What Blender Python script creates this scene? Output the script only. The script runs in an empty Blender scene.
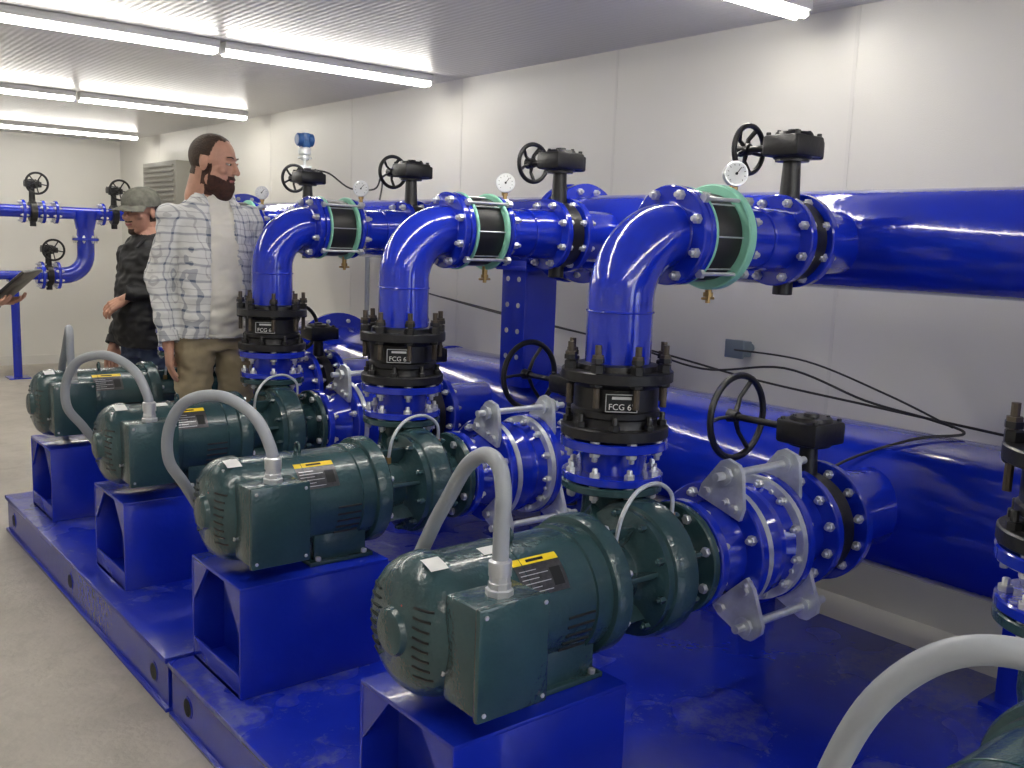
import bpy, bmesh, math, random
from mathutils import Vector, Matrix, noise
random.seed(4)
V=Vector
PI=math.pi
sc=bpy.context.scene
COL=sc.collection
sc.view_settings.view_transform='Standard'

# ---------------------------------------------------------------- materials
def mat(name,col,rough=0.4,metal=0.0,var=0.06,nscale=6,bump=0.0,bscale=60,coat=0.0,spec=0.5):
    m=bpy.data.materials.new(name); m.use_nodes=True
    nt=m.node_tree; b=nt.nodes['Principled BSDF']
    b.inputs['Roughness'].default_value=rough
    b.inputs['Metallic'].default_value=metal
    b.inputs['Coat Weight'].default_value=coat
    b.inputs['Coat Roughness'].default_value=0.06
    b.inputs['Specular IOR Level'].default_value=spec
    tc=nt.nodes.new('ShaderNodeTexCoord')
    n=nt.nodes.new('ShaderNodeTexNoise'); n.inputs['Scale'].default_value=nscale; n.inputs['Detail'].default_value=4
    nt.links.new(tc.outputs['Object'],n.inputs['Vector'])
    mx=nt.nodes.new('ShaderNodeMix'); mx.data_type='RGBA'
    mx.inputs[6].default_value=tuple(max(0,c*(1-var*2)) for c in col)+(1,)
    mx.inputs[7].default_value=tuple(min(1,c*(1+var*2)) for c in col)+(1,)
    nt.links.new(n.outputs['Fac'],mx.inputs[0]); nt.links.new(mx.outputs[2],b.inputs['Base Color'])
    if bump>0:
        n2=nt.nodes.new('ShaderNodeTexNoise'); n2.inputs['Scale'].default_value=bscale
        nt.links.new(tc.outputs['Object'],n2.inputs['Vector'])
        bp=nt.nodes.new('ShaderNodeBump'); bp.inputs['Strength'].default_value=bump; bp.inputs['Distance'].default_value=0.01
        nt.links.new(n2.outputs['Fac'],bp.inputs['Height']); nt.links.new(bp.outputs['Normal'],b.inputs['Normal'])
    return m
def emis(name,col,s):
    m=bpy.data.materials.new(name); m.use_nodes=True
    b=m.node_tree.nodes['Principled BSDF']
    b.inputs['Base Color'].default_value=(*col,1)
    b.inputs['Emission Color'].default_value=(*col,1); b.inputs['Emission Strength'].default_value=s
    return m
M={}
M['blue']=mat('blue_gloss_paint',(.006,.025,.47),.12,0,.08,3,.10,40,coat=.8)
M['bluem']=mat('blue_plate_paint',(.006,.022,.43),.24,0,.12,4,.15,30,coat=.3)
M['motor']=mat('dark_teal_enamel',(.026,.064,.072),.24,0,.14,8,.22,95,coat=.4)
M['black']=mat('black_iron',(.008,.008,.010),.36,0,.2,10,.1,60)
M['rubber']=mat('black_rubber',(.012,.012,.013),.45,0,.1,10)
M['steel']=mat('zinc_bolt',(.66,.67,.69),.32,.6,.1,30)
M['galv']=mat('galvanised_steel',(.68,.71,.74),.32,.5,.2,25,.1,80)
M['rust']=mat('weathered_stud',(.085,.068,.052),.5,.4,.3,40)
M['mint']=mat('mint_green_ring',(.27,.62,.47),.40,0,.05,10)
M['cond']=mat('grey_conduit',(.30,.32,.35),.42,0,.05,10)
M['white']=mat('white_label',(.8,.8,.78),.5,0,.02,10)
M['yellow']=mat('yellow_label',(.85,.62,.02),.45,0,.02,10)
M['plate']=mat('nameplate',(.07,.07,.075),.3,.5,.4,90)
M['red']=mat('red_dot',(.6,.02,.02),.4,0,.02,10)
M['dark']=mat('vent_dark',(.004,.006,.007),.7,0,.0,10)
M['brass']=mat('brass',(.45,.30,.12),.4,.8,.1,20)
M['wallw']=mat('wall_panel',(.72,.705,.655),.42,0,.03,1.2,.12,220)
M['trim']=mat('trim_white',(.68,.665,.62),.45,0,.02,3)
M['grille']=mat('vent_grille',(.30,.29,.25),.5,0,.05,3)
M['lampw']=mat('lamp_housing',(.8,.8,.8),.4,0,.02,3)
M['tube']=emis('fluorescent_tube',(1.0,.965,.89),30)
M['glass']=mat('gauge_face',(.80,.81,.81),.12,0,.01,3)
M['boxg']=mat('junction_box_grey',(.16,.2,.24),.4,.2,.05,9)
M['tbl']=mat('transmitter_blue',(.015,.07,.22),.35,0,.05,9)
M['skin']=mat('skin',(.50,.265,.185),.5,0,.16,24,.1,150)
M['hair']=mat('brown_hair',(.045,.024,.014),.7,0,.35,60,.8,160)
M['beard']=mat('red_brown_beard',(.055,.019,.011),.75,0,.35,70,.9,170)
M['lip']=mat('lips',(.36,.13,.11),.5,0,.05,20)
M['eye']=mat('eye_white',(.62,.58,.54),.3,0,.0,20)
M['iris']=mat('eye_iris',(.02,.015,.01),.2,0,.0,20)
M['tee']=mat('cream_tshirt',(.76,.73,.65),.9,0,.06,7,.6,18)
M['khaki']=mat('khaki_trousers',(.33,.27,.17),.9,0,.14,6,.6,18)
M['jacket']=mat('black_jacket',(.010,.010,.012),.65,0,.2,6,.6,16)
M['denim']=mat('dark_jeans',(.03,.045,.09),.85,0,.15,20,.3,30)
M['shoe']=mat('dark_shoe',(.02,.017,.015),.5,0,.1,10)
M['cap']=mat('camo_cap',(.12,.12,.10),.85,0,.5,30,.3,60)
M['shirtg']=mat('grey_shirt',(.2,.21,.23),.85,0,.1,10,.3,30)
M['cable']=mat('black_cable',(.01,.01,.012),.5,0,.0,10)
def plaid():
    m=bpy.data.materials.new('plaid_flannel'); m.use_nodes=True; nt=m.node_tree; b=nt.nodes['Principled BSDF']
    b.inputs['Roughness'].default_value=.9
    tc=nt.nodes.new('ShaderNodeTexCoord')
    nz=nt.nodes.new('ShaderNodeTexNoise'); nz.inputs['Scale'].default_value=7; nt.links.new(tc.outputs['Object'],nz.inputs['Vector'])
    va=nt.nodes.new('ShaderNodeVectorMath'); va.operation='SCALE'; va.inputs['Scale'].default_value=.035; nt.links.new(nz.outputs['Color'],va.inputs[0])
    vb=nt.nodes.new('ShaderNodeVectorMath'); vb.operation='ADD'; nt.links.new(tc.outputs['Object'],vb.inputs[0]); nt.links.new(va.outputs[0],vb.inputs[1])
    sp=nt.nodes.new('ShaderNodeSeparateXYZ'); nt.links.new(vb.outputs[0],sp.inputs[0])
    def mth(op,a,bv=None,cv=None):
        n=nt.nodes.new('ShaderNodeMath'); n.operation=op
        for i,x in enumerate((a,bv,cv)):
            if x is None: continue
            if isinstance(x,(int,float)): n.inputs[i].default_value=x
            else: nt.links.new(x,n.inputs[i])
        return n.outputs[0]
    xs=mth('ADD',sp.outputs['X'],mth('MULTIPLY',sp.outputs['Y'],.8))
    def stripes(src,per,w,off=0):
        f=mth('FRACT',mth('ADD',mth('DIVIDE',src,per),off+10))
        return mth('LESS_THAN',f,w)
    a=stripes(xs,.062,.17); c=stripes(sp.outputs['Z'],.066,.15)
    d=stripes(xs,.062,.07,.5); e=stripes(sp.outputs['Z'],.066,.07,.5)
    f1=mth('MULTIPLY',mth('ADD',a,c),.44)
    f2=mth('MULTIPLY',mth('ADD',d,e),.36)
    m1=nt.nodes.new('ShaderNodeMix'); m1.data_type='RGBA'; m1.inputs[6].default_value=(.74,.74,.73,1); m1.inputs[7].default_value=(.05,.08,.16,1)
    nt.links.new(f1,m1.inputs[0])
    m2=nt.nodes.new('ShaderNodeMix'); m2.data_type='RGBA'; m2.inputs[7].default_value=(.20,.19,.22,1)
    nt.links.new(f2,m2.inputs[0]); nt.links.new(m1.outputs[2],m2.inputs[6]); nt.links.new(m2.outputs[2],b.inputs['Base Color'])
    bn=nt.nodes.new('ShaderNodeTexNoise'); bn.inputs['Scale'].default_value=18; nt.links.new(tc.outputs['Object'],bn.inputs['Vector'])
    bp=nt.nodes.new('ShaderNodeBump'); bp.inputs['Strength'].default_value=.6; bp.inputs['Distance'].default_value=.01
    nt.links.new(bn.outputs['Fac'],bp.inputs['Height']); nt.links.new(bp.outputs['Normal'],b.inputs['Normal'])
    return m
M['plaid']=plaid()
def deck():
    m=mat('blue_deck_paint',(.006,.021,.41),.22,0,.18,3,.25,12,coat=.3); nt=m.node_tree; b=nt.nodes['Principled BSDF']
    tc=nt.nodes.new('ShaderNodeTexCoord')
    n=nt.nodes.new('ShaderNodeTexNoise'); n.inputs['Scale'].default_value=30; n.inputs['Detail'].default_value=8; n.inputs['Roughness'].default_value=.78
    n3=nt.nodes.new('ShaderNodeTexNoise'); n3.inputs['Scale'].default_value=2.8
    for q in (n,n3): nt.links.new(tc.outputs['Object'],q.inputs['Vector'])
    ml=nt.nodes.new('ShaderNodeMath'); ml.operation='MULTIPLY'; nt.links.new(n.outputs['Fac'],ml.inputs[0]); nt.links.new(n3.outputs['Fac'],ml.inputs[1])
    r=nt.nodes.new('ShaderNodeValToRGB'); r.color_ramp.elements[0].position=.275; r.color_ramp.elements[1].position=.335
    nt.links.new(ml.outputs[0],r.inputs[0])
    old=b.inputs['Base Color'].links[0].from_socket
    mx=nt.nodes.new('ShaderNodeMix'); mx.data_type='RGBA'; mx.inputs[7].default_value=(.17,.19,.32,1)
    sm=nt.nodes.new('ShaderNodeMath'); sm.operation='MULTIPLY'; sm.inputs[1].default_value=.50; nt.links.new(r.outputs[0],sm.inputs[0])
    nt.links.new(sm.outputs[0],mx.inputs[0]); nt.links.new(old,mx.inputs[6]); nt.links.new(mx.outputs[2],b.inputs['Base Color'])
    rr=nt.nodes.new('ShaderNodeMapRange'); rr.inputs[3].default_value=.10; rr.inputs[4].default_value=.42
    nt.links.new(n3.outputs['Fac'],rr.inputs[0]); nt.links.new(rr.outputs[0],b.inputs['Roughness'])
    return m
M['deck']=deck()
def floorm():
    m=mat('concrete_floor',(.46,.425,.37),.50,0,.14,1.6,.2,40); nt=m.node_tree; b=nt.nodes['Principled BSDF']
    tc=nt.nodes.new('ShaderNodeTexCoord')
    n=nt.nodes.new('ShaderNodeTexNoise'); n.inputs['Scale'].default_value=5; n.inputs['Detail'].default_value=9; n.inputs['Roughness'].default_value=.7; n.inputs['Distortion'].default_value=.8
    nt.links.new(tc.outputs['Object'],n.inputs['Vector'])
    r=nt.nodes.new('ShaderNodeValToRGB'); r.color_ramp.elements[0].position=.45; r.color_ramp.elements[1].position=.70
    nt.links.new(n.outputs['Fac'],r.inputs[0])
    old=b.inputs['Base Color'].links[0].from_socket
    sm=nt.nodes.new('ShaderNodeMath'); sm.operation='MULTIPLY'; sm.inputs[1].default_value=.45; nt.links.new(r.outputs[0],sm.inputs[0])
    mx=nt.nodes.new('ShaderNodeMix'); mx.data_type='RGBA'; mx.inputs[7].default_value=(.25,.225,.19,1)
    nt.links.new(sm.outputs[0],mx.inputs[0]); nt.links.new(old,mx.inputs[6]); nt.links.new(mx.outputs[2],b.inputs['Base Color'])
    return m
M['floor']=floorm()
def ceilm():
    m=mat('ceiling_panel',(.58,.57,.56),.30,0,.02,1); nt=m.node_tree; b=nt.nodes['Principled BSDF']
    tc=nt.nodes.new('ShaderNodeTexCoord'); w=nt.nodes.new('ShaderNodeTexWave'); w.inputs['Scale'].default_value=9; w.bands_direction='X'
    w2=nt.nodes.new('ShaderNodeTexVoronoi'); w2.inputs['Scale'].default_value=28
    nt.links.new(tc.outputs['Object'],w.inputs['Vector']); nt.links.new(tc.outputs['Object'],w2.inputs['Vector'])
    ad=nt.nodes.new('ShaderNodeMath'); nt.links.new(w.outputs['Fac'],ad.inputs[0]); nt.links.new(w2.outputs['Distance'],ad.inputs[1])
    bp=nt.nodes.new('ShaderNodeBump'); bp.inputs['Strength'].default_value=.13; bp.inputs['Distance'].default_value=0.01
    nt.links.new(ad.outputs[0],bp.inputs['Height']); nt.links.new(bp.outputs['Normal'],b.inputs['Normal'])
    return m
M['ceil']=ceilm()
M['ground']=mat('gravel_ground',(.3,.28,.25),.9,0,.2,10)

# ---------------------------------------------------------------- mesh builder
def basis(ax):
    ax=V(ax).normalized()
    h=V((0,0,1)) if abs(ax.z)<.9 else V((1,0,0))
    u=h.cross(ax).normalized(); v=ax.cross(u).normalized()
    return ax,u,v
def empty(name,loc=(0,0,0),rz=0):
    e=bpy.data.objects.new(name,None); e.location=loc; e.rotation_euler=(0,0,rz); e.empty_display_size=.1; COL.objects.link(e); return e
class MB:
    def __init__(s): s.v=[];s.f=[];s.m=[];s.mats=[]
    def mi(s,k):
        if k not in s.mats: s.mats.append(k)
        return s.mats.index(k)
    def add(s,vs,fs,k):
        o=len(s.v); i=s.mi(k)
        s.v+= [tuple(x) for x in vs]
        for f in fs: s.f.append([a+o for a in f]); s.m.append(i)
    def lathe(s,o,ax,prof,k,seg=32,rot=0):
        ax,u,v=basis(ax); o=V(o); vs=[];fs=[];rings=[]
        for (t,r) in prof:
            if r<=1e-6: rings.append([len(vs)]); vs.append(o+ax*t)
            else:
                rg=[]
                for i in range(seg):
                    a=2*PI*i/seg+rot; rg.append(len(vs)); vs.append(o+ax*t+u*(r*math.cos(a))+v*(r*math.sin(a)))
                rings.append(rg)
        for A,B in zip(rings,rings[1:]):
            if len(A)==1 and len(B)==1: continue
            for i in range(seg):
                j=(i+1)%seg
                if len(A)==1: fs.append([A[0],B[j],B[i]])
                elif len(B)==1: fs.append([A[i],A[j],B[0]])
                else: fs.append([A[i],A[j],B[j],B[i]])
        if len(rings[0])>1: fs.append(rings[0][::-1])
        if len(rings[-1])>1: fs.append(rings[-1])
        s.add(vs,fs,k)
    def cyl(s,a,b,r,k,seg=24,r2=None):
        a=V(a);b=V(b); s.lathe(a,b-a,[(0,r),((b-a).length,r if r2 is None else r2)],k,seg)
    def tube(s,pts,r,k,seg=12,sm=0,flat=1.0):
        pts=[V(p) for p in pts]
        if sm: 
            n=len(pts); rs=r if isinstance(r,(list,tuple)) else None; out=[];ro=[]
            for i in range(n-1):
                p0=pts[max(i-1,0)];p1=pts[i];p2=pts[i+1];p3=pts[min(i+2,n-1)]
                for j in range(sm):
                    t=j/sm
                    out.append(.5*((2*p1)+(p2-p0)*t+(2*p0-5*p1+4*p2-p3)*t*t+(3*p1-p0-3*p2+p3)*t**3))
                    if rs: ro.append(rs[i]*(1-t)+rs[i+1]*t)
            out.append(pts[-1]); 
            if rs: ro.append(rs[-1]); r=ro
            pts=out
        n=len(pts)
        if not isinstance(r,(list,tuple)): r=[r]*n
        T=[]
        for i in range(n):
            a=pts[max(i-1,0)];b=pts[min(i+1,n-1)]; T.append((b-a).normalized())
        _,u,v=basis(T[0]); vs=[];fs=[]
        for i in range(n):
            if i:
                q=T[i-1].rotation_difference(T[i]); u=q@u
            u=(u-T[i]*u.dot(T[i])).normalized(); v=T[i].cross(u)
            for j in range(seg):
                a=2*PI*j/seg; vs.append(pts[i]+u*(r[i]*math.cos(a))+v*(r[i]*flat*math.sin(a)))
        for i in range(n-1):
            for j in range(seg):
                k2=(j+1)%seg; fs.append([i*seg+j,i*seg+k2,(i+1)*seg+k2,(i+1)*seg+j])
        fs.append(list(range(seg))[::-1]); fs.append([(n-1)*seg+j for j in range(seg)])
        s.add(vs,fs,k)
    def torus(s,c,ax,R,r,k,seg=36,ms=10):
        ax,u,v=basis(ax); c=V(c); vs=[];fs=[]
        for i in range(seg):
            a=2*PI*i/seg; d=u*math.cos(a)+v*math.sin(a)
            for j in range(ms):
                b=2*PI*j/ms; vs.append(c+d*(R+r*math.cos(b))+ax*(r*math.sin(b)))
        for i in range(seg):
            for j in range(ms):
                i2=(i+1)%seg;j2=(j+1)%ms; fs.append([i*ms+j,i2*ms+j,i2*ms+j2,i*ms+j2])
        s.add(vs,fs,k)
    def box(s,c,size,k,bev=0.0,R=None,seg=2):
        bm=bmesh.new(); bmesh.ops.create_cube(bm,size=1)
        for w in bm.verts: w.co=V((w.co.x*size[0],w.co.y*size[1],w.co.z*size[2]))
        if bev>0: bmesh.ops.bevel(bm,geom=list(bm.edges),offset=bev,segments=seg,profile=.5,affect='EDGES')
        bm.verts.index_update(); c=V(c)
        vs=[(R@w.co if R else w.co)+c for w in bm.verts]; fs=[[w.index for w in f.verts] for f in bm.faces]
        s.add(vs,fs,k); bm.free()
    def b2(s,lo,hi,k,bev=0.0):
        lo=V(lo);hi=V(hi); s.box((lo+hi)/2,hi-lo,k,bev)
    def ell(s,c,r,k,R=None,seg=20,rg=12):
        vs=[];fs=[];c=V(c)
        P=[]
        for i in range(rg+1):
            a=PI*i/rg; 
            if i in(0,rg): P.append([len(vs)]); vs.append(V((0,0,math.cos(a)*r[2])))
            else:
                L=[]
                for j in range(seg):
                    b=2*PI*j/seg; L.append(len(vs)); vs.append(V((r[0]*math.sin(a)*math.cos(b),r[1]*math.sin(a)*math.sin(b),r[2]*math.cos(a))))
                P.append(L)
        for A,B in zip(P,P[1:]):
            for i in range(seg):
                j=(i+1)%seg
                if len(A)==1: fs.append([A[0],B[i],B[j]])
                elif len(B)==1: fs.append([A[i],B[0],A[j]])
                else: fs.append([A[i],B[i],B[j],A[j]])
        s.add([(R@x if R else x)+c for x in vs],fs,k)
    def bolts(s,c,ax,rb,n,br,l0,l1,k='steel',off=.5,thread=0):
        ax,u,v=basis(ax); c=V(c)
        for i in range(n):
            a=2*PI*(i+off)/n; p=c+u*(rb*math.cos(a))+v*(rb*math.sin(a))
            s.lathe(p+ax*l0,ax,[(0,br*.85),(.15*br,br),((l1-l0)-.15*br,br),((l1-l0),br*.85)],k,6)
            if thread: s.lathe(p+ax*(l0-thread),ax,[(0,br*.45),(.002,br*.55),((l1-l0)+2*thread-.002,br*.55),((l1-l0)+2*thread,br*.45)],k,8)
    def flange(s,c,ax,r,t,n,k='blue',br=.014,bk='steel',stick=.012,thread=.012):
        s.lathe(V(c)-V(ax).normalized()*t/2,ax,[(0,r-.004),(.003,r),(t-.003,r),(t,r-.004)],k,48)
        if n: s.bolts(c,ax,r*.86,n,br,-t/2-stick,t/2+stick,bk,.5,thread)
    def build(s,name,parent=None,sharp=35,bevel=0):
        me=bpy.data.meshes.new(name); me.from_pydata(s.v,[],s.f)
        for k in s.mats: me.materials.append(M[k])
        me.polygons.foreach_set('material_index',s.m)
        bm=bmesh.new(); bm.from_mesh(me); bmesh.ops.recalc_face_normals(bm,faces=bm.faces); bm.to_mesh(me); bm.free()
        me.polygons.foreach_set('use_smooth',[True]*len(me.polygons))
        me.set_sharp_from_angle(angle=math.radians(sharp)); me.update()
        o=bpy.data.objects.new(name,me); COL.objects.link(o)
        if parent: o.parent=parent
        return o

H=1.53
# ---------------------------------------------------------------- room
X0,X1,Y0,Y1,ZC=-1.9,3.5,-3.0,11.5,2.495
def slab(name,lo,hi,k):
    b=MB(); b.b2(lo,hi,k); return b.build(name)
slab('floor',(X0-.1,Y0-.1,-.1),(X1+.1,Y1+.1,0),'floor')
slab('ceiling',(X0-.1,Y0-.1,ZC),(X1+.1,Y1+.1,ZC+.1),'ceil')
slab('wall_right',(X1,Y0-.1,0),(X1+.1,Y1+.1,ZC),'wallw')
slab('wall_left',(X0-.1,Y0-.1,0),(X0,Y1+.1,ZC),'wallw')
slab('wall_far',(X0,Y1,0),(X1,Y1+.1,ZC),'wallw')
# near wall; unseen doorway added to let daylight in from behind the viewer
b=MB(); b.b2((X0,Y0-.1,0),(.7,Y0,ZC),'wallw'); b.b2((3.42,Y0-.1,0),(X1,Y0,ZC),'wallw'); b.b2((.7,Y0-.1,2.25),(3.42,Y0,ZC),'wallw')
b.b2((.70,Y0-.11,0),(.75,Y0+.012,2.25),'trim'); b.b2((3.37,Y0-.11,0),(3.42,Y0+.012,2.25),'trim'); b.b2((.75,Y0-.11,2.20),(3.37,Y0+.012,2.25),'trim')
b.build('wall_near')
slab('ground',(-14,-24,-.16),(18,Y0-.12,-.06),'ground')
i=1
for y in [-1.83,-.49,.85,2.22,3.55,4.87,6.21,7.55,8.9,10.2]:
    slab('trim_%d'%i,(X1-.002,y-.008,0),(X1,y+.008,ZC),'trim'); i+=1
for x in [-.6,.7,2.0]:
    slab('trim_%d'%i,(x-.014,Y1-.004,0),(x+.014,Y1,ZC),'trim'); i+=1
slab('added_bright_curb_right',(X1-.30,Y0,0),(X1,Y1,.12),'trim')  # wide white curb added to brighten the strip below the suction header
slab('baseboard_far',(X0,Y1-.015,0),(X1-.3,Y1,.1),'trim')
for y in [-2.8,-.25,2.35,4.95,7.6,10.3]:
    for x in [2.03,.72,-.59]:
        e=empty('fluorescent_light',(x+.64,y,ZC))
        b=MB(); b.box((0,0,-.02),(1.28,.10,.04),'lampw',.006)
        b.box((-.637,0,-.042),(.010,.07,.035),'lampw',.003); b.box((.637,0,-.042),(.010,.07,.035),'lampw',.003)
        b.build('housing',e)
        b=MB(); b.tube([(-.63,-.02,-.052),(.63,-.02,-.052)],.015,'tube',10); b.tube([(-.63,.022,-.052),(.63,.022,-.052)],.015,'tube',10)
        b.build('tubes',e)

# ---------------------------------------------------------------- skids
DZ=.185
def skid(ya,yb):
    b=MB(); xa,xb=.98,3.1
    b.b2((xa,ya,DZ-.02),(xb,yb,DZ),'deck',.003)
    b.b2((xa+.012,ya+.005,.0),(xa+.03,yb-.005,DZ-.02),'bluem')
    b.b2((xa-.0,ya,.0),(xa+.07,yb,.016),'bluem',.003)
    b.b2((xb-.03,ya,.0),(xb-.01,yb,DZ-.02),'bluem')
    b.b2((xa+.03,ya+.01,0),(xb-.03,ya+.03,DZ-.02),'bluem'); b.b2((xa+.03,yb-.03,0),(xb-.03,yb-.01,DZ-.02),'bluem')
    for y in (ya+.14,yb-.14,(ya+yb)/2):
        b.lathe((xa+.013,y,.085),(-1,0,0),[(0,.036),(.003,.036),(.003,.028)],'bluem',24)
        b.lathe((xa+.013,y,.085),(-1,0,0),[(0,.028),(.0045,.028)],'dark',24)
    return b.build('equipment_skid')
skid(-1.4,2.87); skid(2.895,5.20)

AX=.71; PY=[.47,1.63,2.68,3.73,4.78]; BZ=1.562
# ---------------------------------------------------------------- pump + motor
def pump(y,n):
    e=empty('electric_motor_pump',(1.03,y,AX))
    X=(1,0,0)
    b=MB()
    b.lathe((0,0,0),X,[(-.016,0),(-.016,.040),(-.012,.048),(.0,.052),(.004,.058),(.008,.100),(.020,.128),(.042,.146),(.065,.154),(.085,.157),(.098,.157),(.10,.149),(.45,.149),(.452,.155),(.498,.155),(.50,.168),(.506,.172),(.545,.172),(.55,.168),(.552,.14)],'motor',64)
    def rr_(r):
        pr=[(.004,.058),(.008,.100),(.020,.128),(.042,.146)]
        for (x0,r0),(x1,r1) in zip(pr,pr[1:]):
            if r0<=r<=r1: return x0+(x1-x0)*(r-r0)/(r1-r0)
        return .004
    for s_ in(-1,1):
        for q in range(8):
            z=-.075+q*.021; pts=[]
            for yy in(.066,.078,.090,.102,.112):
                r=math.hypot(yy,z)
                if r<.142: pts.append((rr_(r)-.0005,s_*yy,z))
            if len(pts)>1: b.tube(pts,.0028,'dark',6)
    for s_ in (-1,1):
        for q in range(5):
            a=math.radians(-38+q*9)
            p=V((.405,s_*.1492*math.cos(a),.1492*math.sin(a)))
            b.tube([p-V((.04,0,0)),p+V((.04,0,0))],.0035,'dark',6)
        for q in range(7):
            a=math.radians(-30+q*8)
            p=V((.075,s_*.1545*math.cos(a),.1545*math.sin(a)))
            b.tube([p-V((.018,0,0)),p+V((.012,0,0))],.003,'dark',6)
    b.bolts((.055,0,0),X,.138,4,.008,-.02,0,'steel',.25)
    b.torus((.27,0,0),X,.1495,.0016,'motor',48,6)
    b.b2((.28,-.13,-.187),(.50,.13,-.173),'motor',.003)
    b.b2((.30,-.11,-.175),(.315,.11,-.07),'motor'); b.b2((.465,-.11,-.175),(.48,.11,-.07),'motor')
    b.b2((.30,-.115,-.175),(.48,-.10,-.08),'motor',.003); b.b2((.30,.10,-.175),(.48,.115,-.08),'motor',.003)
    for px in(.31,.47):
        for py in(-.122,.122): b.bolts((px,py,-.173),(0,0,1),0,1,.009,0,.012,'steel')
    b.torus((.30,0,.160),(1,0,0),.016,.005,'motor',16,8)
    b.build('motor_housing',e)
    t=MB()
    t.b2((.04,-.235,-.112),(.215,-.125,.115),'motor',.010)
    t.b2((.036,-.25,-.117),(.219,-.232,.120),'motor',.007)
    for a in(.052,.203):
        for c in(-.099,.102): t.bolts((a,-.25,c),(0,-1,0),0,1,.005,0,.004,'steel')
    t.b2((.06,-.15,-.06),(.195,-.11,.06),'motor')
    t.lathe((.13,-.19,.115),(0,0,1),[(0,.029),(.012,.029),(.014,.024),(.026,.024),(.028,.022),(.045,.022)],'steel',8)
    t.build('terminal_box',e)
    l=MB()
    def curved(x0,x1,a0,a1,k,r=.1503,side=-1):
        vs=[];fs=[];N=8
        for i in range(N+1):
            a=math.radians(a0+(a1-a0)*i/N)
            for x in(x0,x1): vs.append((x,side*r*math.cos(a),r*math.sin(a)))
        for i in range(N): fs.append([2*i,2*i+1,2*i+3,2*i+2])
        l.add(vs,fs,k)
    curved(.245,.375,24,52,'plate'); curved(.245,.375,52.3,59,'yellow'); curved(.285,.335,54.3,57,'dark',.1507)
    for q in range(6): curved(.252,.300 if q%2 else .330,27+q*3.8,27.7+q*3.8,'steel',.1507)
    curved(.335,.365,29,45,'dark',.1507)
    curved(.045,.090,64,80,'white',.1577)
    curved(.20,.25,72,84,'white') if n%2 else None
    l.ell((.0075,-.022,.062),(.003,.005,.005),'red')
    l.build('labels',e)
    p=MB()
    p.lathe((-.0,0,0),X,[(.552,.13),(.56,.125),(.575,.095),(.65,.085),(.665,.10),(.675,.150),(.68,.162),(.70,.162),(.702,.170),(.715,.178),(.770,.178),(.785,.167),(.797,.14),(.805,.115),(.835,.095),(.868,.090),(.868,.146),(.872,.150),(.888,.150),(.892,.146)],'motor',56)
    for i in range(6):
        a=2*PI*i/6+.3; R=Matrix.Rotation(a,3,'X')
        p.box(R@V((.615,0,.105)),(.12,.014,.06),'motor',.003,R)
    p.bolts((.69,0,0),X,.150,10,.010,-.03,-.01,'motor',.3,.008)
    p.bolts((.795,0,0),X,.152,8,.010,-.005,.016,'motor',.5,.008)
    p.bolts((.88,0,0),X,.128,8,.013,-.024,-.010,'steel',.5,.0)
    p.bolts((.53,0,0),X,.158,8,.009,.018,.03,'steel',.5,.0)
    pts=[];rr=[]
    for i in range(15):
        a=math.radians(-150+i*14.5)
        R_=.10+.003*i
        pts.append((.745,R_*math.cos(a)*1.0,R_*math.sin(a))); rr.append(.05+.0022*i)
    p.tube(pts,rr,'motor',20)
    p.tube([(.745,.115,-.03),(.76,.135,.06),(.77,.14,.12),(.77,.14,.19)],[.075,.082,.078,.078],'motor',28,4)
    p.flange((.77,.14,.19),(0,0,1),.135,.022,0,'motor')
    p.bolts((.77,.14,.19),(0,0,1),.115,8,.012,-.026,-.012,'steel',.5,.006)
    p.build('pump_casing',e)
    q=MB()
    q.tube([(.60,-.05,.09),(.61,-.06,.17),(.66,-.06,.225),(.73,-.06,.235),(.785,-.06,.20),(.79,-.06,.14)],.0055,'galv',8,6)
    q.lathe((.79,-.06,.13),(0,0,1),[(0,.010),(.02,.010)],'brass',6); q.lathe((.60,-.05,.085),(0,0,1),[(0,.010),(.02,.010)],'brass',6)
    q.build('vent_line',e)
for n,y in enumerate(PY): pump(y,n)

# ---------------------------------------------------------------- pedestals
def pedestal(y):
    b=MB(); xa,xb=1.06,1.555; ya,yb=y-.185,y+.185; zt=AX-.187
    b.b2((xa,ya,zt-.012),(xb,yb,zt),'bluem',.003)
    b.b2((xa,ya,DZ),(xb,ya+.010,zt-.010),'bluem',.002)
    b.b2((xa,yb-.010,DZ),(xb,yb,zt-.010),'bluem',.002)
    b.b2((xb-.010,ya+.01,DZ),(xb,yb-.01,zt-.012),'bluem')
    b.b2((xa,ya+.01,DZ),(xa+.010,yb-.01,DZ+.07),'bluem',.002)
    b.b2((xa+.10,ya+.01,DZ),(xa+.11,yb-.01,zt-.012),'bluem')
    b.b2((xa,ya+.01,DZ),(xb-.01,yb-.01,DZ+.012),'bluem')
    for s_,yy in((1,ya+.01),(-1,yb-.01)):
        vs=[(x,yy+s_*d,zt-.012-h) for x in(xa+.002,xa+.012) for d,h in((0,0),(.11,0),(0,.13))]
        b.add(vs,[[0,1,2],[3,5,4],[0,3,4,1],[1,4,5,2],[2,5,3,0]],'bluem')
    b.build('motor_pedestal')
for y in PY: pedestal(y)

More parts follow.
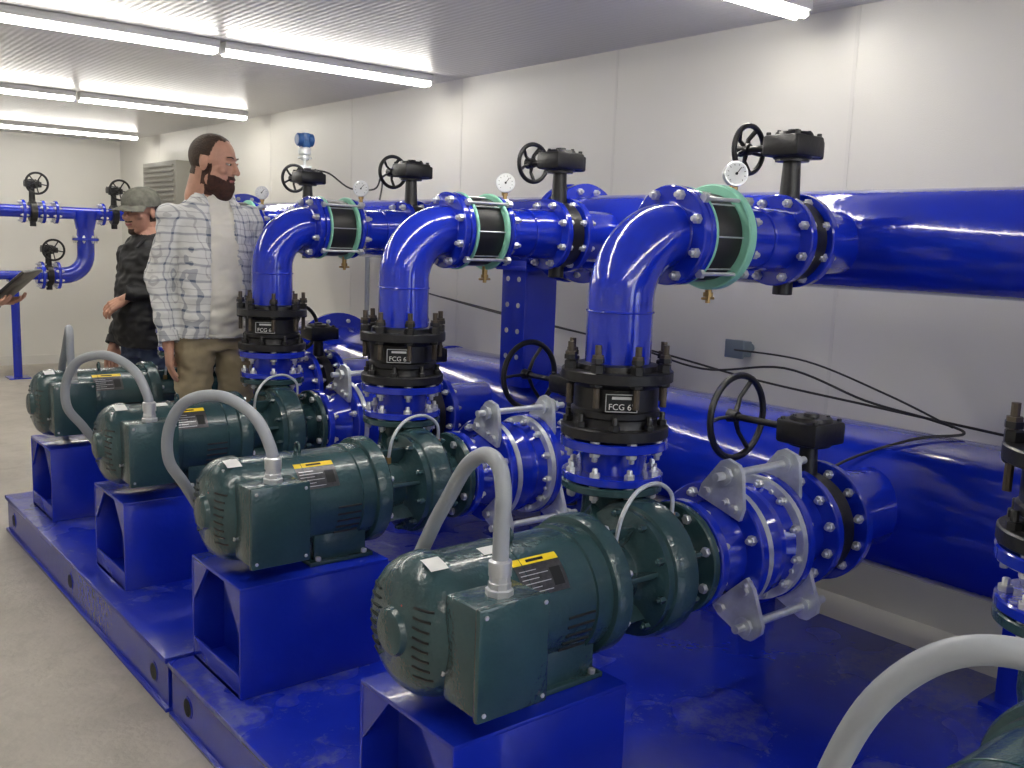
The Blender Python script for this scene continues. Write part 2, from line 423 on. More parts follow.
# ---------------------------------------------------------------- discharge piping
def gearbox_valve(name,x,y,z,r,zg,wr,sp,wy,gs=1.0):
    e=empty(name,(x,y,z)); X=(1,0,0)
    b=MB()
    b.lathe((-.032,0,0),X,[(0,r*.80),(.006,r*.86),(.058,r*.86),(.064,r*.80)],'black',40)
    b.lathe((0,0,r*.7),(0,0,1),[(0,.032),(zg-r*.7-.045,.026),(zg-r*.7-.045,.05),(zg-r*.7-.03,.05)],'black',20)
    b.lathe((0,0,-r*.7),(0,0,-1),[(0,.03),(.06,.03),(.062,.026)],'black',16)
    b.build('valve_body',e)
    g=MB()
    g.box((0,0,zg),(.13*gs,.12*gs,.060*gs),'black',.010)
    g.lathe((0,0,zg-.035*gs),(0,0,1),[(0,.052*gs),(.01,.058*gs),(.060*gs,.058*gs),(.067*gs,.054*gs),(.074*gs,.050*gs),(.074*gs,.02*gs),(.082*gs,.018*gs)],'black',28)
    g.box((-.0,.065*gs,zg),(.055*gs,.05,.05*gs),'black',.008)
    g.box((.058*gs,0,zg-.006),(.05*gs,.10*gs,.055*gs),'black',.008)
    g.bolts((0,0,zg+.037*gs),(0,0,1),.042*gs,4,.006,0,.008,'black')
    for sx in(-1,1):
        for sy in(-1,1): g.bolts((sx*.052*gs,sy*.048*gs,zg+.028*gs),(0,0,1),0,1,.008,0,.010,'black')
    g.cyl((0,.08,zg),(0,wy,zg),.011,'black',12)
    g.build('gearbox',e)
    w=MB(); c=V((0,wy,zg))
    w.torus(c+V((0,-.012,0)),(0,1,0),wr,.0085 if wr<.1 else .011,'black',40,10)
    w.lathe(c-V((0,.015,0)),(0,1,0),[(0,.018),(.035,.022),(.036,.012)],'black',20)
    for i in range(sp):
        a=2*PI*i/sp+.5; d=V((math.sin(a),0,math.cos(a)))
        w.tube([c+d*.014,c+d*wr*.5+V((0,.006,0)),c+d*wr+V((0,-.012,0))],[.010,.008,.009],'black',8,flat=.7)
    w.build('handwheel',e)
def discharge(y,n):
    yr=y+.14; e=empty('discharge_pipe',(1.80,yr,0)); Z=(0,0,1)
    b=MB()
    b.flange((0,0,.925),Z,.135,.022,8)
    b.lathe((0,0,.93),Z,[(0,.083),(.03,.088),(.09,.098)],'blue',40)
    b.flange((0,0,1.015),Z,.143,.026,8)
    R=.172; zt=BZ-R
    b.cyl((0,0,1.17),(0,0,zt),.087,'blue',48)
    pts=[(R-R*math.cos(a),0,zt+R*math.sin(a)) for a in [PI/2*i/20 for i in range(21)]]
    b.tube([(0,0,zt-.01)]+pts+[(R+.01,0,BZ)],.087,'blue',48)
    b.torus((0,0,zt-.03),Z,.0872,.003,'blue',48,8); b.torus((R-.01,0,BZ),(1,0,0),.0872,.003,'blue',48,8)
    b.build('riser_and_elbow',e)
    k=MB()
    k.flange((0,0,1.048),Z,.143,.030,0,'black')
    k.lathe((0,0,1.055),Z,[(0,.118),(.012,.112),(.03,.112),(.035,.118),(.05,.118),(.055,.112),(.11,.112),(.125,.125),(.13,.125)],'black',48)
    k.flange((0,0,1.195),Z,.148,.030,0,'black')
    k.lathe((0,0,1.205),Z,[(0,.112),(.018,.108),(.022,.092)],'black',48)
    k.bolts((0,0,1.2),Z,.130,8,.018,-.028,.032,'black',.5)
    for i in range(8):
        a=2*PI*(i+.5)/8; _,u,v=basis(Z); d=(u*math.cos(a)+v*math.sin(a))*.132
        k.cyl(d+V((0,0,1.12)),d+V((0,0,1.28)),.0085,'rust',8)
        k.lathe(d+V((0,0,1.235)),Z,[(0,.015),(.02,.015)],'rust',6)
        k.lathe(d+V((0,0,1.235)),Z,[(.0,.017),(.012,.017)],'black',6)
    k.bolts((0,0,1.048),Z,.124,8,.014,.010,.030,'black',.0,.02)
    k.build('flange_coupling_adapter',e)
    dpl=V((-.62,-.785,0)).normalized(); Rm=Matrix.Rotation(math.atan2(dpl.y,dpl.x)+PI/2,3,'Z')
    p=MB(); p.box(dpl*.1195+V((0,0,1.135)),(.085,.006,.048),'dark',.002,Rm)
    for sx in(-1,1):
        p.box(dpl*.1228+Rm@V((sx*.040,0,0))+V((0,0,1.135)),(.002,.001,.046),'steel',0,Rm)
        p.box(dpl*.1228+V((0,0,1.135+sx*.022)),(.082,.001,.002),'steel',0,Rm)
    p.build('nameplate',e)
    cu=bpy.data.curves.new('size_mark','FONT'); cu.body='FCG 6"'; cu.size=.022; cu.align_x='CENTER'; cu.extrude=.0003
    cu.materials.append(M['white']); to=bpy.data.objects.new('size_mark',cu); COL.objects.link(to); to.parent=e
    to.location=dpl*.1234+V((0,0,1.118)); to.rotation_euler=(PI/2,0,math.atan2(dpl.y,dpl.x)+PI/2)
    pl=MB(); pl.box(dpl*.123+V((0,0,1.148)),(.05,.001,.007),'steel',0,Rm); pl.build('nameplate_band',e)
    h=MB(); X=(1,0,0); ox=-1.80
    h.flange((1.975+ox,0,BZ),X,.134,.024,8,stick=.014); h.flange((2.000+ox,0,BZ),X,.134,.020,0)
    h.lathe((2.170+ox,0,BZ),X,[(0,.128),(.004,.132),(.016,.132),(.022,.125),(.040,.102),(.050,.096),(.07,.090)],'blue',48)
    h.bolts((2.188+ox,0,BZ),X,.117,8,.013,-.0,.024,'steel',.5,.014)
    h.lathe((2.22+ox,0,BZ),X,[(0,.088),(.10,.088),(.15,.095),(.22,.095)],'blue',48)
    h.torus((2.325+ox,0,BZ),X,.090,.004,'blue',48,8)
    h.flange((2.450+ox,0,BZ),X,.136,.026,8,stick=.014); h.flange((2.550+ox,0,BZ),X,.142,.028,8,stick=.014)
    h.lathe((2.56+ox,0,BZ),X,[(0,.10),(.30,.10)],'blue',48)
    h.build('branch_pipe',e)
    c=MB()
    c.lathe((2.010+ox,0,BZ),X,[(0,.112),(.015,.119),(.075,.122),(.13,.119),(.145,.112)],'rubber',48)
    wide=n==1
    rings=((2.016,.134,.008),(2.148,.147,.030)) if wide else ((2.018,.137,.011),(2.152,.138,.014))
    for x_,rr,t in rings:
        c.lathe((x_+ox-t/2,0,BZ),X,[(0,rr-.004),(.003,rr),(t-.003,rr),(t,rr-.004)],'mint',48)
    c.build('expansion_joint',e)
    r=MB()
    for i in range(4):
        a=PI/4+PI/2*i; d=V((0,math.cos(a),math.sin(a)))*.140; d.z+=BZ
        r.cyl(d+V((1.99+ox,0,0)),d+V((2.19+ox,0,0)),.0055,'steel',8)
        r.lathe(d+V((2.166+ox,0,0)),X,[(0,.013),(.018,.013)],'steel',6); r.lathe(d+V((1.985+ox,0,0)),X,[(0,.013),(.014,.013)],'steel',6)
    for i in range(8):
        a=2*PI*i/8; d=V((0,math.cos(a),math.sin(a)))*.122; d.z+=BZ
        r.cyl(d+V((2.015+ox,0,0)),d+V((2.15+ox,0,0)),.0025,'steel',6)
    r.lathe((2.15+ox,0,BZ-.125),(0,0,-1),[(0,.010),(.03,.010),(.03,.014),(.042,.014),(.042,.007),(.06,.007)],'brass',8)
    r.cyl((2.125+ox,0,BZ-.172),(2.175+ox,0,BZ-.172),.004,'brass',8)
    r.build('tie_rods',e)
    gearbox_valve('butterfly_valve',2.50,yr,BZ,.146,.280,.073,5,.175,1.06)
    g=empty('pressure_gauge',(2.232,yr,BZ+.085)); m=MB()
    m.lathe((0,0,0),Z,[(0,.012),(.020,.012),(.020,.008),(.050,.008),(.050,.012),(.068,.012)],'brass',8)
    d=V((-.55,-.83,.05)).normalized(); cc=V((0,0,.095))
    m.lathe(cc-d*.014,d,[(0,.028),(.004,.033),(.024,.033),(.027,.036),(.032,.034),(.032,.030)],'steel',32)
    m.lathe(cc+d*.0155,d,[(0,.030),(.003,.030)],'glass',32)
    _,u,v=basis(d)
    m.cyl(cc+d*.0195,cc+d*.0195+(u*.6+v*.8)*.022,.0012,'dark',5)
    m.lathe(cc+d*.018,d,[(0,.004),(.003,.004)],'dark',10)
    for i in range(10):
        a=math.radians(-45+30*i); w=u*math.cos(a)+v*math.sin(a); m.cyl(cc+d*.019+w*.023,cc+d*.019+w*.027,.001,'dark',4)
    m.build('gauge_dial',g)
for n,y in enumerate(PY): discharge(y,n)

# ---------------------------------------------------------------- suction piping
def suction(y,n):
    e=empty('suction_pipe',(-.07,y,AX)); X=(1,0,0)
    b=MB()
    b.flange((2.012,0,0),X,.152,.028,8,stick=.014)
    b.lathe((2.02,0,0),X,[(0,.095),(.03,.10),(.09,.13),(.11,.132)],'blue',48)
    b.flange((2.135,0,0),X,.185,.028,8,stick=.016)
    b.flange((2.345,0,0),X,.185,.028,8,stick=.016)
    b.lathe((2.35,0,0),X,[(0,.13),(.14,.13)],'blue',48)
    b.flange((2.495,0,0),X,.180,.028,12,stick=.014)
    b.flange((2.640,0,0),X,.185,.028,12,stick=.014)
    b.lathe((2.64,0,0),X,[(0,.13),(.32,.13)],'blue',48)
    b.build('spool_pipe',e)
    r=MB()
    r.lathe((2.15,0,0),X,[(0,.15),(.02,.158),(.05,.14),(.08,.165),(.10,.165),(.13,.14),(.16,.158),(.18,.15)],'blue',48)
    r.build('expansion_joint',e)
    g=MB()
    for ang in (16,136,256):
        a=math.radians(ang); R=Matrix.Rotation(a,3,'X')
        for x_ in(2.113,2.367):
            vs=[];prof=[(-.075,.13),(.075,.13),(.075,.165),(.038,.255),(.02,.27),(-.02,.27),(-.038,.255),(-.075,.165)]
            for xx in(x_-.007,x_+.007):
                for (py,pz) in prof: vs.append(R@V((xx,py,pz)))
            N=8; fs=[list(range(N)),[N+i for i in range(N)][::-1]]+[[i,(i+1)%N,N+(i+1)%N,N+i] for i in range(N)]
            g.add(vs,fs,'galv')
            for py in(-.05,.05):
                g.lathe(R@V((x_-.02,py,.155)),X,[(0,.013),(.04,.013)],'steel',6)
        p0=R@V((2.05,0,.232)); p1=R@V((2.45,0,.232))
        g.cyl(p0,p1,.0115,'galv',12)
        for x_ in(2.082,2.121,2.345,2.376,2.398):
            g.lathe(R@V((x_,0,.232)),X,[(0,.021),(.018,.021)],'galv',6)
            g.lathe(R@V((x_,0,.232)),X,[(-.001,.026),(.002,.026)],'galv',16)
    for x_ in(2.162,2.318):
        g.lathe((x_-.010,0,0),X,[(0,.181),(.020,.181)],'galv',48)
    g.bolts((2.318,0,0),X,.165,12,.012,-.026,-.008,'steel',.25,.01)
    g.build('control_rods',e)
    gearbox_valve('butterfly_valve',2.497,y,AX,.185,.285,.135,3,.285,1.18)
for n,y in enumerate(PY): suction(y,n)

# ---------------------------------------------------------------- headers
b=MB()
b.lathe((2.90,-1.6,1.575),(0,1,0),[(0,.164),(8.3,.164)],'blue',64)
for y in(-1.0,6.7): b.flange((2.90,y,1.575),(0,1,0),.23,.03,12)
for y in(4.45,5.35): b.torus((2.90,y,1.575),(0,1,0),.1645,.004,'blue',64,8)
b.flange((2.90,3.10,1.575),(0,1,0),.215,.028,12)
b.lathe((2.90,3.115,1.575),(0,1,0),[(0,.19),(.005,.205),(.06,.205),(.065,.19)],'black',48)
b.flange((2.90,3.195,1.575),(0,1,0),.215,.028,12)
b.flange((2.90,6.74,1.575),(0,1,0),.23,.03,0)
b.build('discharge_header_pipe')
b=MB()
b.lathe((3.06,-1.6,.70),(0,1,0),[(0,.245),(7.6,.245),(7.72,.21),(7.78,.12),(7.8,0)],'blue',64)
for y in(1.05,4.3): b.torus((3.06,y,.70),(0,1,0),.2455,.004,'blue',64,8)
b.flange((3.06,5.6,.70),(0,1,0),.33,.03,12)
b.build('suction_header_pipe')
def post(y):
    b=MB()
    b.b2((2.80,y-.085,.86),(2.815,y+.085,1.50),'bluem',.002); b.b2((2.815,y-.085,.86),(2.99,y-.073,1.50),'bluem'); b.b2((2.815,y+.073,.86),(2.99,y+.085,1.50),'bluem')
    for z in [1.0+.12*i for i in range(5)]:
        for s_ in(-.04,.04):
            b.lathe((2.801,y+s_,z),(-1,0,0),[(0,.012),(.004,.012)],'steel' if z<1.3 else 'galv',12)
    b.b2((2.78,y-.11,1.40),(3.0,y+.11,1.42),'bluem',.002)
    b.build('header_support_bracket')
post(3.45); post(-.3)
for y in(-.2,1.12,2.2,3.25,4.3,5.1):
    b=MB(); b.b2((2.90,y-.06,DZ),(3.08,y-.048,.50),'bluem'); b.b2((2.90,y+.048,DZ),(3.08,y+.06,.50),'bluem'); b.b2((2.90,y-.05,DZ),(2.912,y+.05,.50),'bluem')
    b.b2((2.86,y-.09,DZ),(3.09,y+.09,DZ+.012),'bluem'); b.build('header_saddle_support')

# ---------------------------------------------------------------- conduits
def conduit(pts,r=.0170):
    b=MB(); b.tube(pts,r,'cond',16,8)
    a=V(pts[0]); b.lathe(a,(0,0,1),[(0,.024),(.03,.024),(.034,.019)],'steel',16)
    b.build('flexible_conduit')
def rel(base,l): return [tuple(base[i]+p[i] for i in range(3)) for p in l]
bt=lambda y:(1.16,y-.19,AX+.155)
conduit(rel(bt(PY[1]),[(0,0,0),(.0,.0,.10),(.006,.005,.165),(.02,.04,.215),(.03,.10,.225),(.035,.17,.185),(.04,.24,.10),(.04,.31,0),(.04,.39,-.15),(.06,.41,-.3),(.08,.41,-.68)]))
L3=[(0,0,0),(-.005,.005,.06),(-.03,.06,.145),(-.08,.17,.190),(-.14,.28,.165),(-.17,.35,.08),(-.165,.38,-.03),(-.11,.40,-.12),(-.04,.42,-.24),(.02,.43,-.36),(.04,.43,-.68)]
conduit(rel(bt(PY[2]),L3)); conduit(rel(bt(PY[3]),[(a*1.15 if a<0 else a,b_,c) for a,b_,c in L3]))
conduit(rel(bt(PY[4]),[(0,0,0),(0,.01,.10),(.005,.03,.17),(.015,.08,.20),(.03,.16,.17),(.04,.26,.08),(.05,.38,-.05),(.06,.41,-.3),(.06,.42,-.68)]))
conduit(rel(bt(PY[0]),[(0,0,0),(0,.01,.1),(-.005,.06,.18),(-.03,.14,.215),(-.06,.225,.195),(-.080,.30,.11),(-.09,.35,-.02),(-.10,.39,-.2),(-.06,.40,-.35),(-.04,.40,-.68)]),.0185)

# ---------------------------------------------------------------- wall cable, junction box etc
b=MB()
b.tube([(3.46,5.3,1.20),(3.40,4.3,1.12),(3.36,3.3,1.06),(3.33,2.75,1.0),(3.30,2.3,1.06),(3.25,1.9,.99),(3.2,1.62,.97),(3.1,1.45,.960),(2.96,1.55,.937),(2.83,1.72,.84),(2.70,1.80,.72)],.0048,'cable',8,8)
b.tube([(3.47,5.0,1.17),(3.42,4.0,1.10),(3.38,3.1,1.04),(3.36,2.5,.985),(3.3,1.9,.965),(3.18,1.3,.960),(3.05,.8,.957),(3.0,.2,.957)],.0048,'cable',8,8)
b.tube([(3.36,2.6,1.10),(3.30,2.2,1.10),(3.22,1.8,1.03),(3.12,1.5,.97)],.004,'cable',8,8)
b.build('power_cable')
b=MB(); b.box((3.42,2.62,1.10),(.06,.09,.07),'boxg',.006); b.box((3.385,2.62,1.10),(.012,.10,.08),'boxg',.004); b.cyl((3.47,2.62,1.10),(3.5,2.62,1.10),.02,'boxg')
b.build('junction_box')
b=MB(); b.cyl((3.46,5.9,.12),(3.46,5.9,1.75),.017,'cond'); 
for z in(.5,1.0,1.5): b.box((3.48,5.9,z),(.04,.07,.02),'galv',.002)
b.build('wall_conduit')
e=empty('pressure_transmitter',(2.90,5.75,1.735)); e.scale=(.9,.9,.95); b=MB()
b.lathe((0,0,0),(0,0,1),[(0,.02),(.03,.02),(.03,.010),(.28,.010),(.28,.03),(.31,.03),(.32,.045),(.36,.045),(.37,.03)],'galv',16)
b.box((0,0,.22),(.09,.05,.05),'galv',.005); b.lathe((0,0,.29),(0,0,1),[(0,.05),(.012,.05)],'galv',16)
b.lathe((-.062,-.0,.415),(1,0,0),[(0,.035),(.008,.043),(.04,.043),(.045,.036),(.08,.036),(.085,.043),(.118,.043),(.124,.035)],'tbl',28)
b.box((0,0,.41),(.06,.07,.10),'tbl',.01)
b.build('transmitter_head',e)
b=MB(); b.tube([(.06,0,.22),(.14,-.1,.2),(.2,-.3,.1),(.22,-.6,.09),(.15,-.8,.16),(.1,-.9,.1),(.05,-.95,.0)],.006,'cable',8,6); b.build('impulse_tube',e)
b=MB(); b.b2((3.18,8.85,1.76),(3.5,9.75,2.16),'grille',.01)
for i in range(8): b.b2((3.165,8.90,1.79+i*.045),(3.19,9.70,1.81+i*.045),'grille',.002)
b.build('wall_air_conditioner')

# ---------------------------------------------------------------- far end pipework
b=MB(); yf=10.5
b.cyl((-1.2,yf,1.66),(3.25,yf,1.66),.062,'blue',32)
for x in(2.25,2.43,2.55,3.0): b.flange((x,yf,1.66),(1,0,0),.115,.03,8)
b.tube([(2.83,yf,1.66),(2.83,yf,1.25)]+[(2.83-.22+.22*math.cos(a),yf,1.25-.22*math.sin(a)) for a in [PI/2*i/8 for i in range(1,9)]]+[(2.35,yf,1.03)],.085,'blue',32)
b.lathe((2.83,yf,1.5),(0,0,1),[(0,.09),(.16,.12),(.18,.12)],'blue',32)
b.flange((2.55,yf,1.03),(1,0,0),.14,.03,8); b.flange((2.40,yf,1.03),(1,0,0),.14,.03,8)
b.cyl((-1.2,yf,1.03),(2.5,yf,1.03),.045,'blue',24)
b.flange((2.83,yf,1.40),(0,0,1),.13,.03,8)
b.build('branch_manifold_pipe')
for (x,z,zg) in((2.34,1.66,.27),(3.12,1.66,.25),(2.47,1.03,.26)):
    gearbox_valve('butterfly_valve',x,yf,z,.12,zg,.10,5,-.2)
for x in(2.15,.6):
    b=MB(); b.cyl((x,yf,0),(x,yf,.985),.04,'bluem',20); b.box((x,yf,.006),(.2,.2,.012),'bluem'); b.box((x,yf,.975),(.12,.12,.02),'bluem'); b.build('pipe_stand')

# ---------------------------------------------------------------- people
def remesh(mb,name,vox,it,parent,classify,mats,wr=0,dispf=None):
    me=bpy.data.meshes.new('tmp'); me.from_pydata(mb.v,[],mb.f)
    bm=bmesh.new(); bm.from_mesh(me); bmesh.ops.recalc_face_normals(bm,faces=bm.faces); bm.to_mesh(me); bm.free()
    o=bpy.data.objects.new('tmp',me); COL.objects.link(o)
    m=o.modifiers.new('r','REMESH'); m.mode='VOXEL'; m.voxel_size=vox
    if it: s=o.modifiers.new('s','SMOOTH'); s.factor=.5; s.iterations=it
    dg=bpy.context.evaluated_depsgraph_get(); dg.update()
    nm=bpy.data.meshes.new_from_object(o.evaluated_get(dg)); nm.name=name
    bpy.data.objects.remove(o)
    nm.materials.clear()
    for k in mats: nm.materials.append(M[k])
    nrm=[v.normal.copy() for v in nm.vertices]
    for v,nn in zip(nm.vertices,nrm):
        d=0
        if wr: 
            p=v.co; d+=wr*(noise.noise(V((p.x*9,p.y*9,p.z*14)))+.6*noise.noise(V((p.x*20+p.z*12,p.y*20,p.z*34))))
        if dispf: d+=dispf(v.co,nn)
        v.co=v.co+nn*d
    for p in nm.polygons:
        p.material_index=classify(p.center,p.normal); p.use_smooth=True
    o=bpy.data.objects.new(name,nm); COL.objects.link(o); o.parent=parent
    return o
def loft(mb,rings,seg=28):
    vs=[];fs=[]
    for (cx,cy,z,rx,ry) in rings:
        for i in range(seg):
            a=2*PI*i/seg; c,s_=math.cos(a),math.sin(a)
            ex=.85
            vs.append((cx+rx*math.copysign(abs(c)**ex,c),cy+ry*math.copysign(abs(s_)**ex,s_),z))
    n=len(rings)
    for i in range(n-1):
        for j in range(seg):
            k=(j+1)%seg; fs.append([i*seg+j,i*seg+k,(i+1)*seg+k,(i+1)*seg+j])
    fs.append(list(range(seg))[::-1]); fs.append([(n-1)*seg+j for j in range(seg)])
    mb.add(vs,fs,'skin')
def limb(mb,pts,rs):
    for a,b_,ra,rb in zip(pts,pts[1:],rs,rs[1:]):
        mb.cyl(a,b_,ra,'skin',20,rb)
    for p,r in zip(pts,rs): mb.ell(p,(r,r,r),'skin',None,16,10)
def hand(parent,wrist,fdir,pn,thumb,curl,name):
    f=V(fdir).normalized(); n=V(pn); n=(n-f*n.dot(f)).normalized(); s_=f.cross(n)*thumb; w=V(wrist)
    mb=MB()
    P=lambda a,b_,c: w+s_*a+f*b_+n*c
    limb(mb,[P(0,-.03,0),P(0,.01,0)],[.026,.026])
    for a0,a1 in((-.018,-.032),(-.006,-.011),(.006,.010),(.018,.031)):
        limb(mb,[P(a0*.8,.0,0),P(a0,.03,.002),P(a1,.088,0)],[.017,.0175,.0125])
    limb(mb,[P(.018,.02,.006),P(.032,.05,.008)],[.017,.014])
    for a,l,ph in((-.033,.062,.08),(-.011,.077,.0),(.0105,.082,0),(.031,.073,-.03)):
        ang=curl*.5; p=P(a,.088 if abs(a)<.02 else .083,0); pts=[p]; d0=a*1.2
        for q,fr in enumerate((.45,.30,.25)):
            dirv=(f*math.cos(ang)+n*math.sin(ang)+s_*d0).normalized(); p=p+dirv*l*fr; pts.append(p); ang+=curl*.75
        limb(mb,pts,[.0098,.0092,.0085,.0072])
    t0=P(.024,.028,.008); t1=t0+(s_*.75+f*.6+n*.25).normalized()*.035; t2=t1+(s_*.35+f*.9+n*.35).normalized()*.030; t3=t2+(f*.9+n*.45).normalized()*.024
    limb(mb,[t0,t1,t2,t3],[.014,.0115,.0105,.0085])
    return remesh(mb,name,.0036,2,parent,lambda c,nn:0,['skin'])
def head(parent,pos,rz,tilt,style,hs=1.0):
    e=bpy.data.objects.new('head',None); e.empty_display_size=.05; COL.objects.link(e); e.parent=parent; e.location=pos; e.rotation_euler=(tilt,0,rz); e.scale=(hs,hs,hs)
    mb=MB()
    mb.ell((0,-.012,.030),(.076,.096,.088),'skin',None,28,18)
    mb.ell((0,.022,-.028),(.064,.067,.085),'skin',None,24,16)
    mb.ell((0,.050,-.085),(.034,.034,.026),'skin')
    mb.ell((0,.069,.034),(.048,.018,.012),'skin')
    for s_ in(-1,1):
        mb.ell((s_*.042,.056,-.018),(.022,.022,.018),'skin')
        mb.ell((s_*.078,-.008,-.002),(.009,.019,.031),'skin',Matrix.Rotation(s_*-.25,3,'Z'))
    limb(mb,[(0,.083,.022),(0,.096,.0),(0,.105,-.018)],[.007,.009,.0115])
    for s_ in(-1,1): mb.ell((s_*.011,.097,-.021),(.008,.010,.007),'skin')
    mb.ell((0,.086,-.048),(.024,.009,.006),'skin'); mb.ell((0,.085,-.057),(.021,.010,.006),'skin')
    limb(mb,[(0,-.025,-.04),(0,-.035,-.14)],[.064,.068])
    if style=='beard':
        mb.ell((0,.048,-.085),(.054,.048,.045),'skin'); mb.ell((0,.056,-.104),(.042,.036,.034),'skin')
        for s_ in(-1,1): mb.ell((s_*.048,.022,-.062),(.027,.042,.044),'skin')
    if style=='cap':
        mb.ell((0,.070,-.092),(.022,.018,.018),'skin')
    def cl(c,n):
        x,y,z=c
        jig=.003*noise.noise(V((x*60,y*60,z*60)))
        ear= abs(x)>.074 and -.03<y<.016 and z<.03
        if abs(x)<.022 and .084<y and -.058<z<-.048: return 3
        if ear: return 0
        if style=='beard':
            if y>.0 and z<-.030 and not(y<.03 and z<-.125):
                edge=-.058+.35*max(0,abs(x)-.03)+jig
                if z<edge or (z<-.036+jig and abs(x)<.032 and y>.06): return 2
            if -.018<y<.022 and -.085<z<.0 and abs(x)>.05: return 2
            if z>-.02 and y<.008+jig+.25*max(0,z-.03): return 1
            if z<=-.02 and z>-.052 and y<-.05: return 1
            if z>.092+jig+abs(x)*.10 and y<.046: return 1
        elif style=='cap':
            if y<.0 and z>-.05: return 1
            if z<-.078 and abs(x)<.022 and y>.05: return 1
            if abs(x)<.026 and y>.08 and -.044<z<-.037: return 1
        else:
            if (y<.01 and z>-.05) or z>.075: return 1
        return 0
    def dp(c,n):
        k=cl(c,n); return .003 if k in(1,) and style!='cap' else (.003 if k==2 else 0)
    remesh(mb,'face',.0034,3,e,cl,['skin','hair','beard','lip'],0,dp)
    ey=MB()
    for s_ in(-1,1):
        ey.ell((s_*.031,.0755,.012),(.0120,.0100,.0058),'eye'); ey.ell((s_*.031,.0845,.0115),(.0050,.0022,.0048),'iris')
        ey.tube([(s_*.018,.0835,.0160),(s_*.031,.0875,.0180),(s_*.046,.078,.0155)],.0030,'skin',8,4)
        ey.tube([(s_*.017,.086,.036),(s_*.033,.085,.040),(s_*.050,.074,.036)],.0032,'hair',8,4,.6)
    ey.build('eyes_and_brows',e)
    if style=='cap':
        c=MB()
        c.lathe((0,-.012,.028),(0,0,1),[(0,.096),(.02,.098),(.05,.093),(.075,.075),(.092,.045),(.099,.012),(.10,0)],'cap',36)
        vs=[];fs=[];N=14
        for i in range(N+1):
            a=math.radians(25+130*i/N)
            for r_,dz in((.088,.038),(.165 if 0<i<N else .09,.026)):
                for t in(0,.004):
                    rx=r_*math.cos(a)*(.85 if r_>.1 else 1.0); ry=r_*math.sin(a)
                    vs.append((rx,ry-.008,dz-.02*abs(math.cos(a))*(r_>.1)+t))
        for i in range(N):
            a=4*i;b2=4*(i+1)
            fs+=[[a,b2,b2+2,a+2],[a+1,a+3,b2+3,b2+1],[a+2,b2+2,b2+3,a+3],[a,a+1,b2+1,b2]]
        c.add(vs,fs,'cap'); c.build('ball_cap',e)
    return e
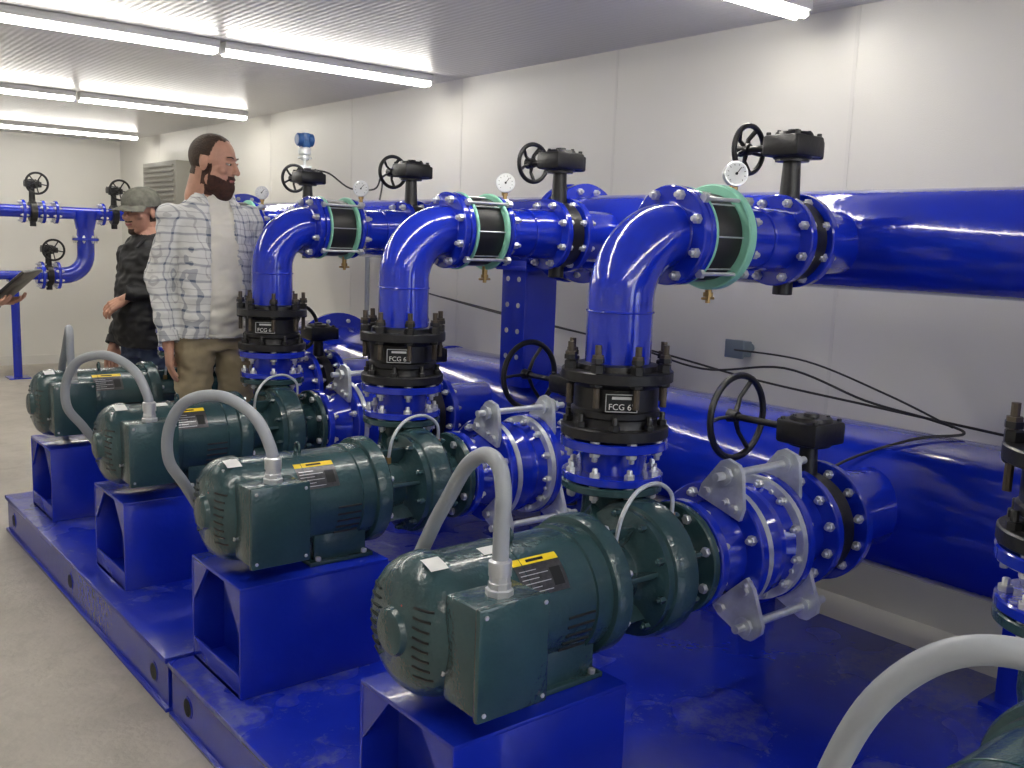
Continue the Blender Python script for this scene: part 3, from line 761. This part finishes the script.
def person(name,loc,face_deg,arms,style,top,legs_k,headpos,headrz,tilt,handcfg,legs=None,belly=.0,hs=1.0,zs=1.0):
    root=empty(name,loc,math.radians(face_deg-90)); root.scale=(1,1,zs)
    mb=MB()
    loft(mb,[(0,0,.80,.152,.108),(0,0,.855,.160,.115),(0,0,.86,.188,.138),(0,.005,.95,.180,.134+belly),(0,.012,1.05,.172,.130+belly),(0,.01,1.16,.174,.128+belly*.7),(0,0,1.28,.182,.126),(0,-.005,1.36,.184,.118),(0,-.01,1.42,.155,.102),(0,-.015,1.465,.112,.085),(0,-.015,1.505,.078,.070),(0,-.012,1.54,.066,.062)])
    for s_ in(-1,1): mb.ell((s_*.150,-.01,1.380),(.072,.070,.064),'skin')
    for sg,(sh,el,wr_) in arms.items():
        limb(mb,[sh,el,wr_],[.062,.053,.043])
    lg=legs or {1:[(.090,0,.84),(.100,.015,.47),(.105,-.01,.07)],-1:[(-.090,0,.84),(-.100,.015,.47),(-.105,-.01,.07)]}
    for s_,pts in lg.items():
        limb(mb,pts,[.092,.070,.054])
    def tw(z): return .056+.030*max(0,(1.36-z))/.5+.0 if z>.86 else 0
    coll=1.485
    def nearseg(c,a,b_):
        a=V(a);b_=V(b_);t=max(0,min(1,(c-a).dot(b_-a)/(b_-a).length_squared)); return (c-(a+(b_-a)*t)).length
    def armd(c): return min(min(nearseg(c,sh,el)-.06,nearseg(c,el,wr_)-.05) for sh,el,wr_ in arms.values())
    def cl(c,n):
        if c.z>coll+.012: return 2
        if armd(c)<.012: return 0
        if c.z<.858: return 3
        if top=='plaid' and c.y>.03 and abs(c.x)<tw(c.z) : return 1
        return 0
    def dp(c,n):
        k=cl(c,n); return -.011 if (k==1 and top=='plaid') else 0
    remesh(mb,'clothed_body',.0075,4,root,cl,[top,'tee' if top=='plaid' else top,'skin',legs_k],.014,dp)
    for s_,pts in lg.items():
        a=V(pts[-1]); sh=MB()
        limb(sh,[(a.x,a.y-.03,.045),(a.x,a.y+.05,.040),(a.x+s_*.008,a.y+.15,.034)],[.044,.046,.036]); limb(sh,[(a.x,a.y,.10),(a.x,a.y,.05)],[.048,.05])
        sh.b2((a.x-.045,a.y-.075,0.0),(a.x+.045,a.y+.18,.03),'skin')
        o=remesh(sh,'shoe',.006,3,root,lambda c,n:0,['shoe'])
        for v in o.data.vertices: v.co.z=max(v.co.z,.001)
    for sg,(fd,pn,th,cu) in handcfg.items():
        hand(root,V(arms[sg][2])+V(fd).normalized()*.055,fd,pn,th,cu,'right_hand' if sg==1 else 'left_hand')
    cf=MB()
    for sg,(sh,el,wr_) in arms.items():
        d=(V(wr_)-V(el)).normalized(); w=V(wr_); cf.lathe(w+d*.0,d,[(0,.045),(.045,.045),(.048,.042),(.045,.034),(.0,.034)],top,24)
    for s_ in(-1,1):
        cf.tube([(s_*.02,-.086,1.498),(s_*.068,-.060,1.505),(s_*.080,.0,1.495),(s_*.068,.052,1.468),(s_*.060,.092,1.425)],[.016,.017,.019,.019,.010],top,10,5,.45)
        if top=='plaid':
            cf.tube([(s_*(tw(z)+.004),.120+(.014 if z<1.2 else 0)-(.026 if z>1.38 else 0)-(.012 if z>1.3 else 0),z) for z in(1.43,1.34,1.2,1.1,1.0,.92,.865)],.009,top,8,4,.6)
    cf.build('cuffs_and_collar',root)
    head(root,headpos,headrz,tilt,style,hs)
    return root
person('standing_man_in_plaid_shirt',(1.69,4.25,DZ),-88,
  {1:((.180,-.01,1.385),(.230,-.06,1.12),(.218,.01,.885)),-1:((-.180,-.01,1.385),(-.232,-.02,1.12),(-.212,.10,.91))},
  'beard','plaid','khaki',(0,.022,1.615),math.radians(42),math.radians(-9),
  {1:((0,.12,-1),(-1,.2,0),-1,.35),-1:((0,.2,-1),(1,.2,0),1,.35)},
  {1:[(.090,0,.84),(.105,.03,.47),(.115,-.01,.07)],-1:[(-.090,0,.84),(-.105,.05,.47),(-.12,.04,.07)]},.02,1.08,1.015)
person('standing_man_in_black_jacket',(1.83,5.60,0),196,
  {-1:((-.185,-.01,1.385),(-.235,-.08,1.14),(-.100,.14,1.17)),1:((.185,-.01,1.385),(.235,-.04,1.12),(.22,.06,.90))},
  'cap','jacket','denim',(0,.025,1.622),math.radians(8),math.radians(-8),
  {-1:((.45,.6,-.45),(.5,-.3,-.8),-1,.6),1:((0,.2,-1),(-1,.2,0),-1,.35)},None,.03,1.1)
p3=person('person_holding_tablet',(.80,5.98,0),-28,
  {1:((.185,-.01,1.385),(.245,.0,1.12),(.15,.24,1.10)),-1:((-.185,-.01,1.385),(-.245,.0,1.12),(-.14,.26,1.10))},
  'short','shirtg','denim',(0,.02,1.625),0,math.radians(-15),
  {1:((-.2,1,.05),(-.3,0,1),-1,.5),-1:((.2,1,.05),(.3,0,1),1,.5)},
  {1:[(.092,0,.84),(.105,.05,.47),(.115,.12,.07)],-1:[(-.092,0,.84),(-.105,.0,.47),(-.115,-.08,.07)]})
Rt=Matrix.Rotation(.75,3,'X')
b=MB(); b.box((0,.43,1.190),(.34,.27,.018),'black',.005,Rt); b.box(V((0,.43,1.190))+Rt@V((0,0,.0105)),(.29,.22,.003),'white',.001,Rt); b.build('tablet',p3)

# ---------------------------------------------------------------- world and camera
w=bpy.data.worlds.new('World'); sc.world=w; w.use_nodes=True; w.node_tree.nodes['Background'].inputs[0].default_value=(.82,.90,1.0,1); w.node_tree.nodes['Background'].inputs[1].default_value=3.6
cam=bpy.data.cameras.new('Camera'); co=bpy.data.objects.new('Camera',cam); COL.objects.link(co)
R=Matrix(((.7780,.0654,-.6249),(-.6273,.1364,-.7667),(.0351,.9885,.1471)))
q=R.to_quaternion().normalized()
co.matrix_world=Matrix.Translation((0,0,H))@q.to_matrix().to_4x4()
cam.sensor_width=36; cam.lens=955.8/1024*36; cam.clip_start=.03
sc.camera=co
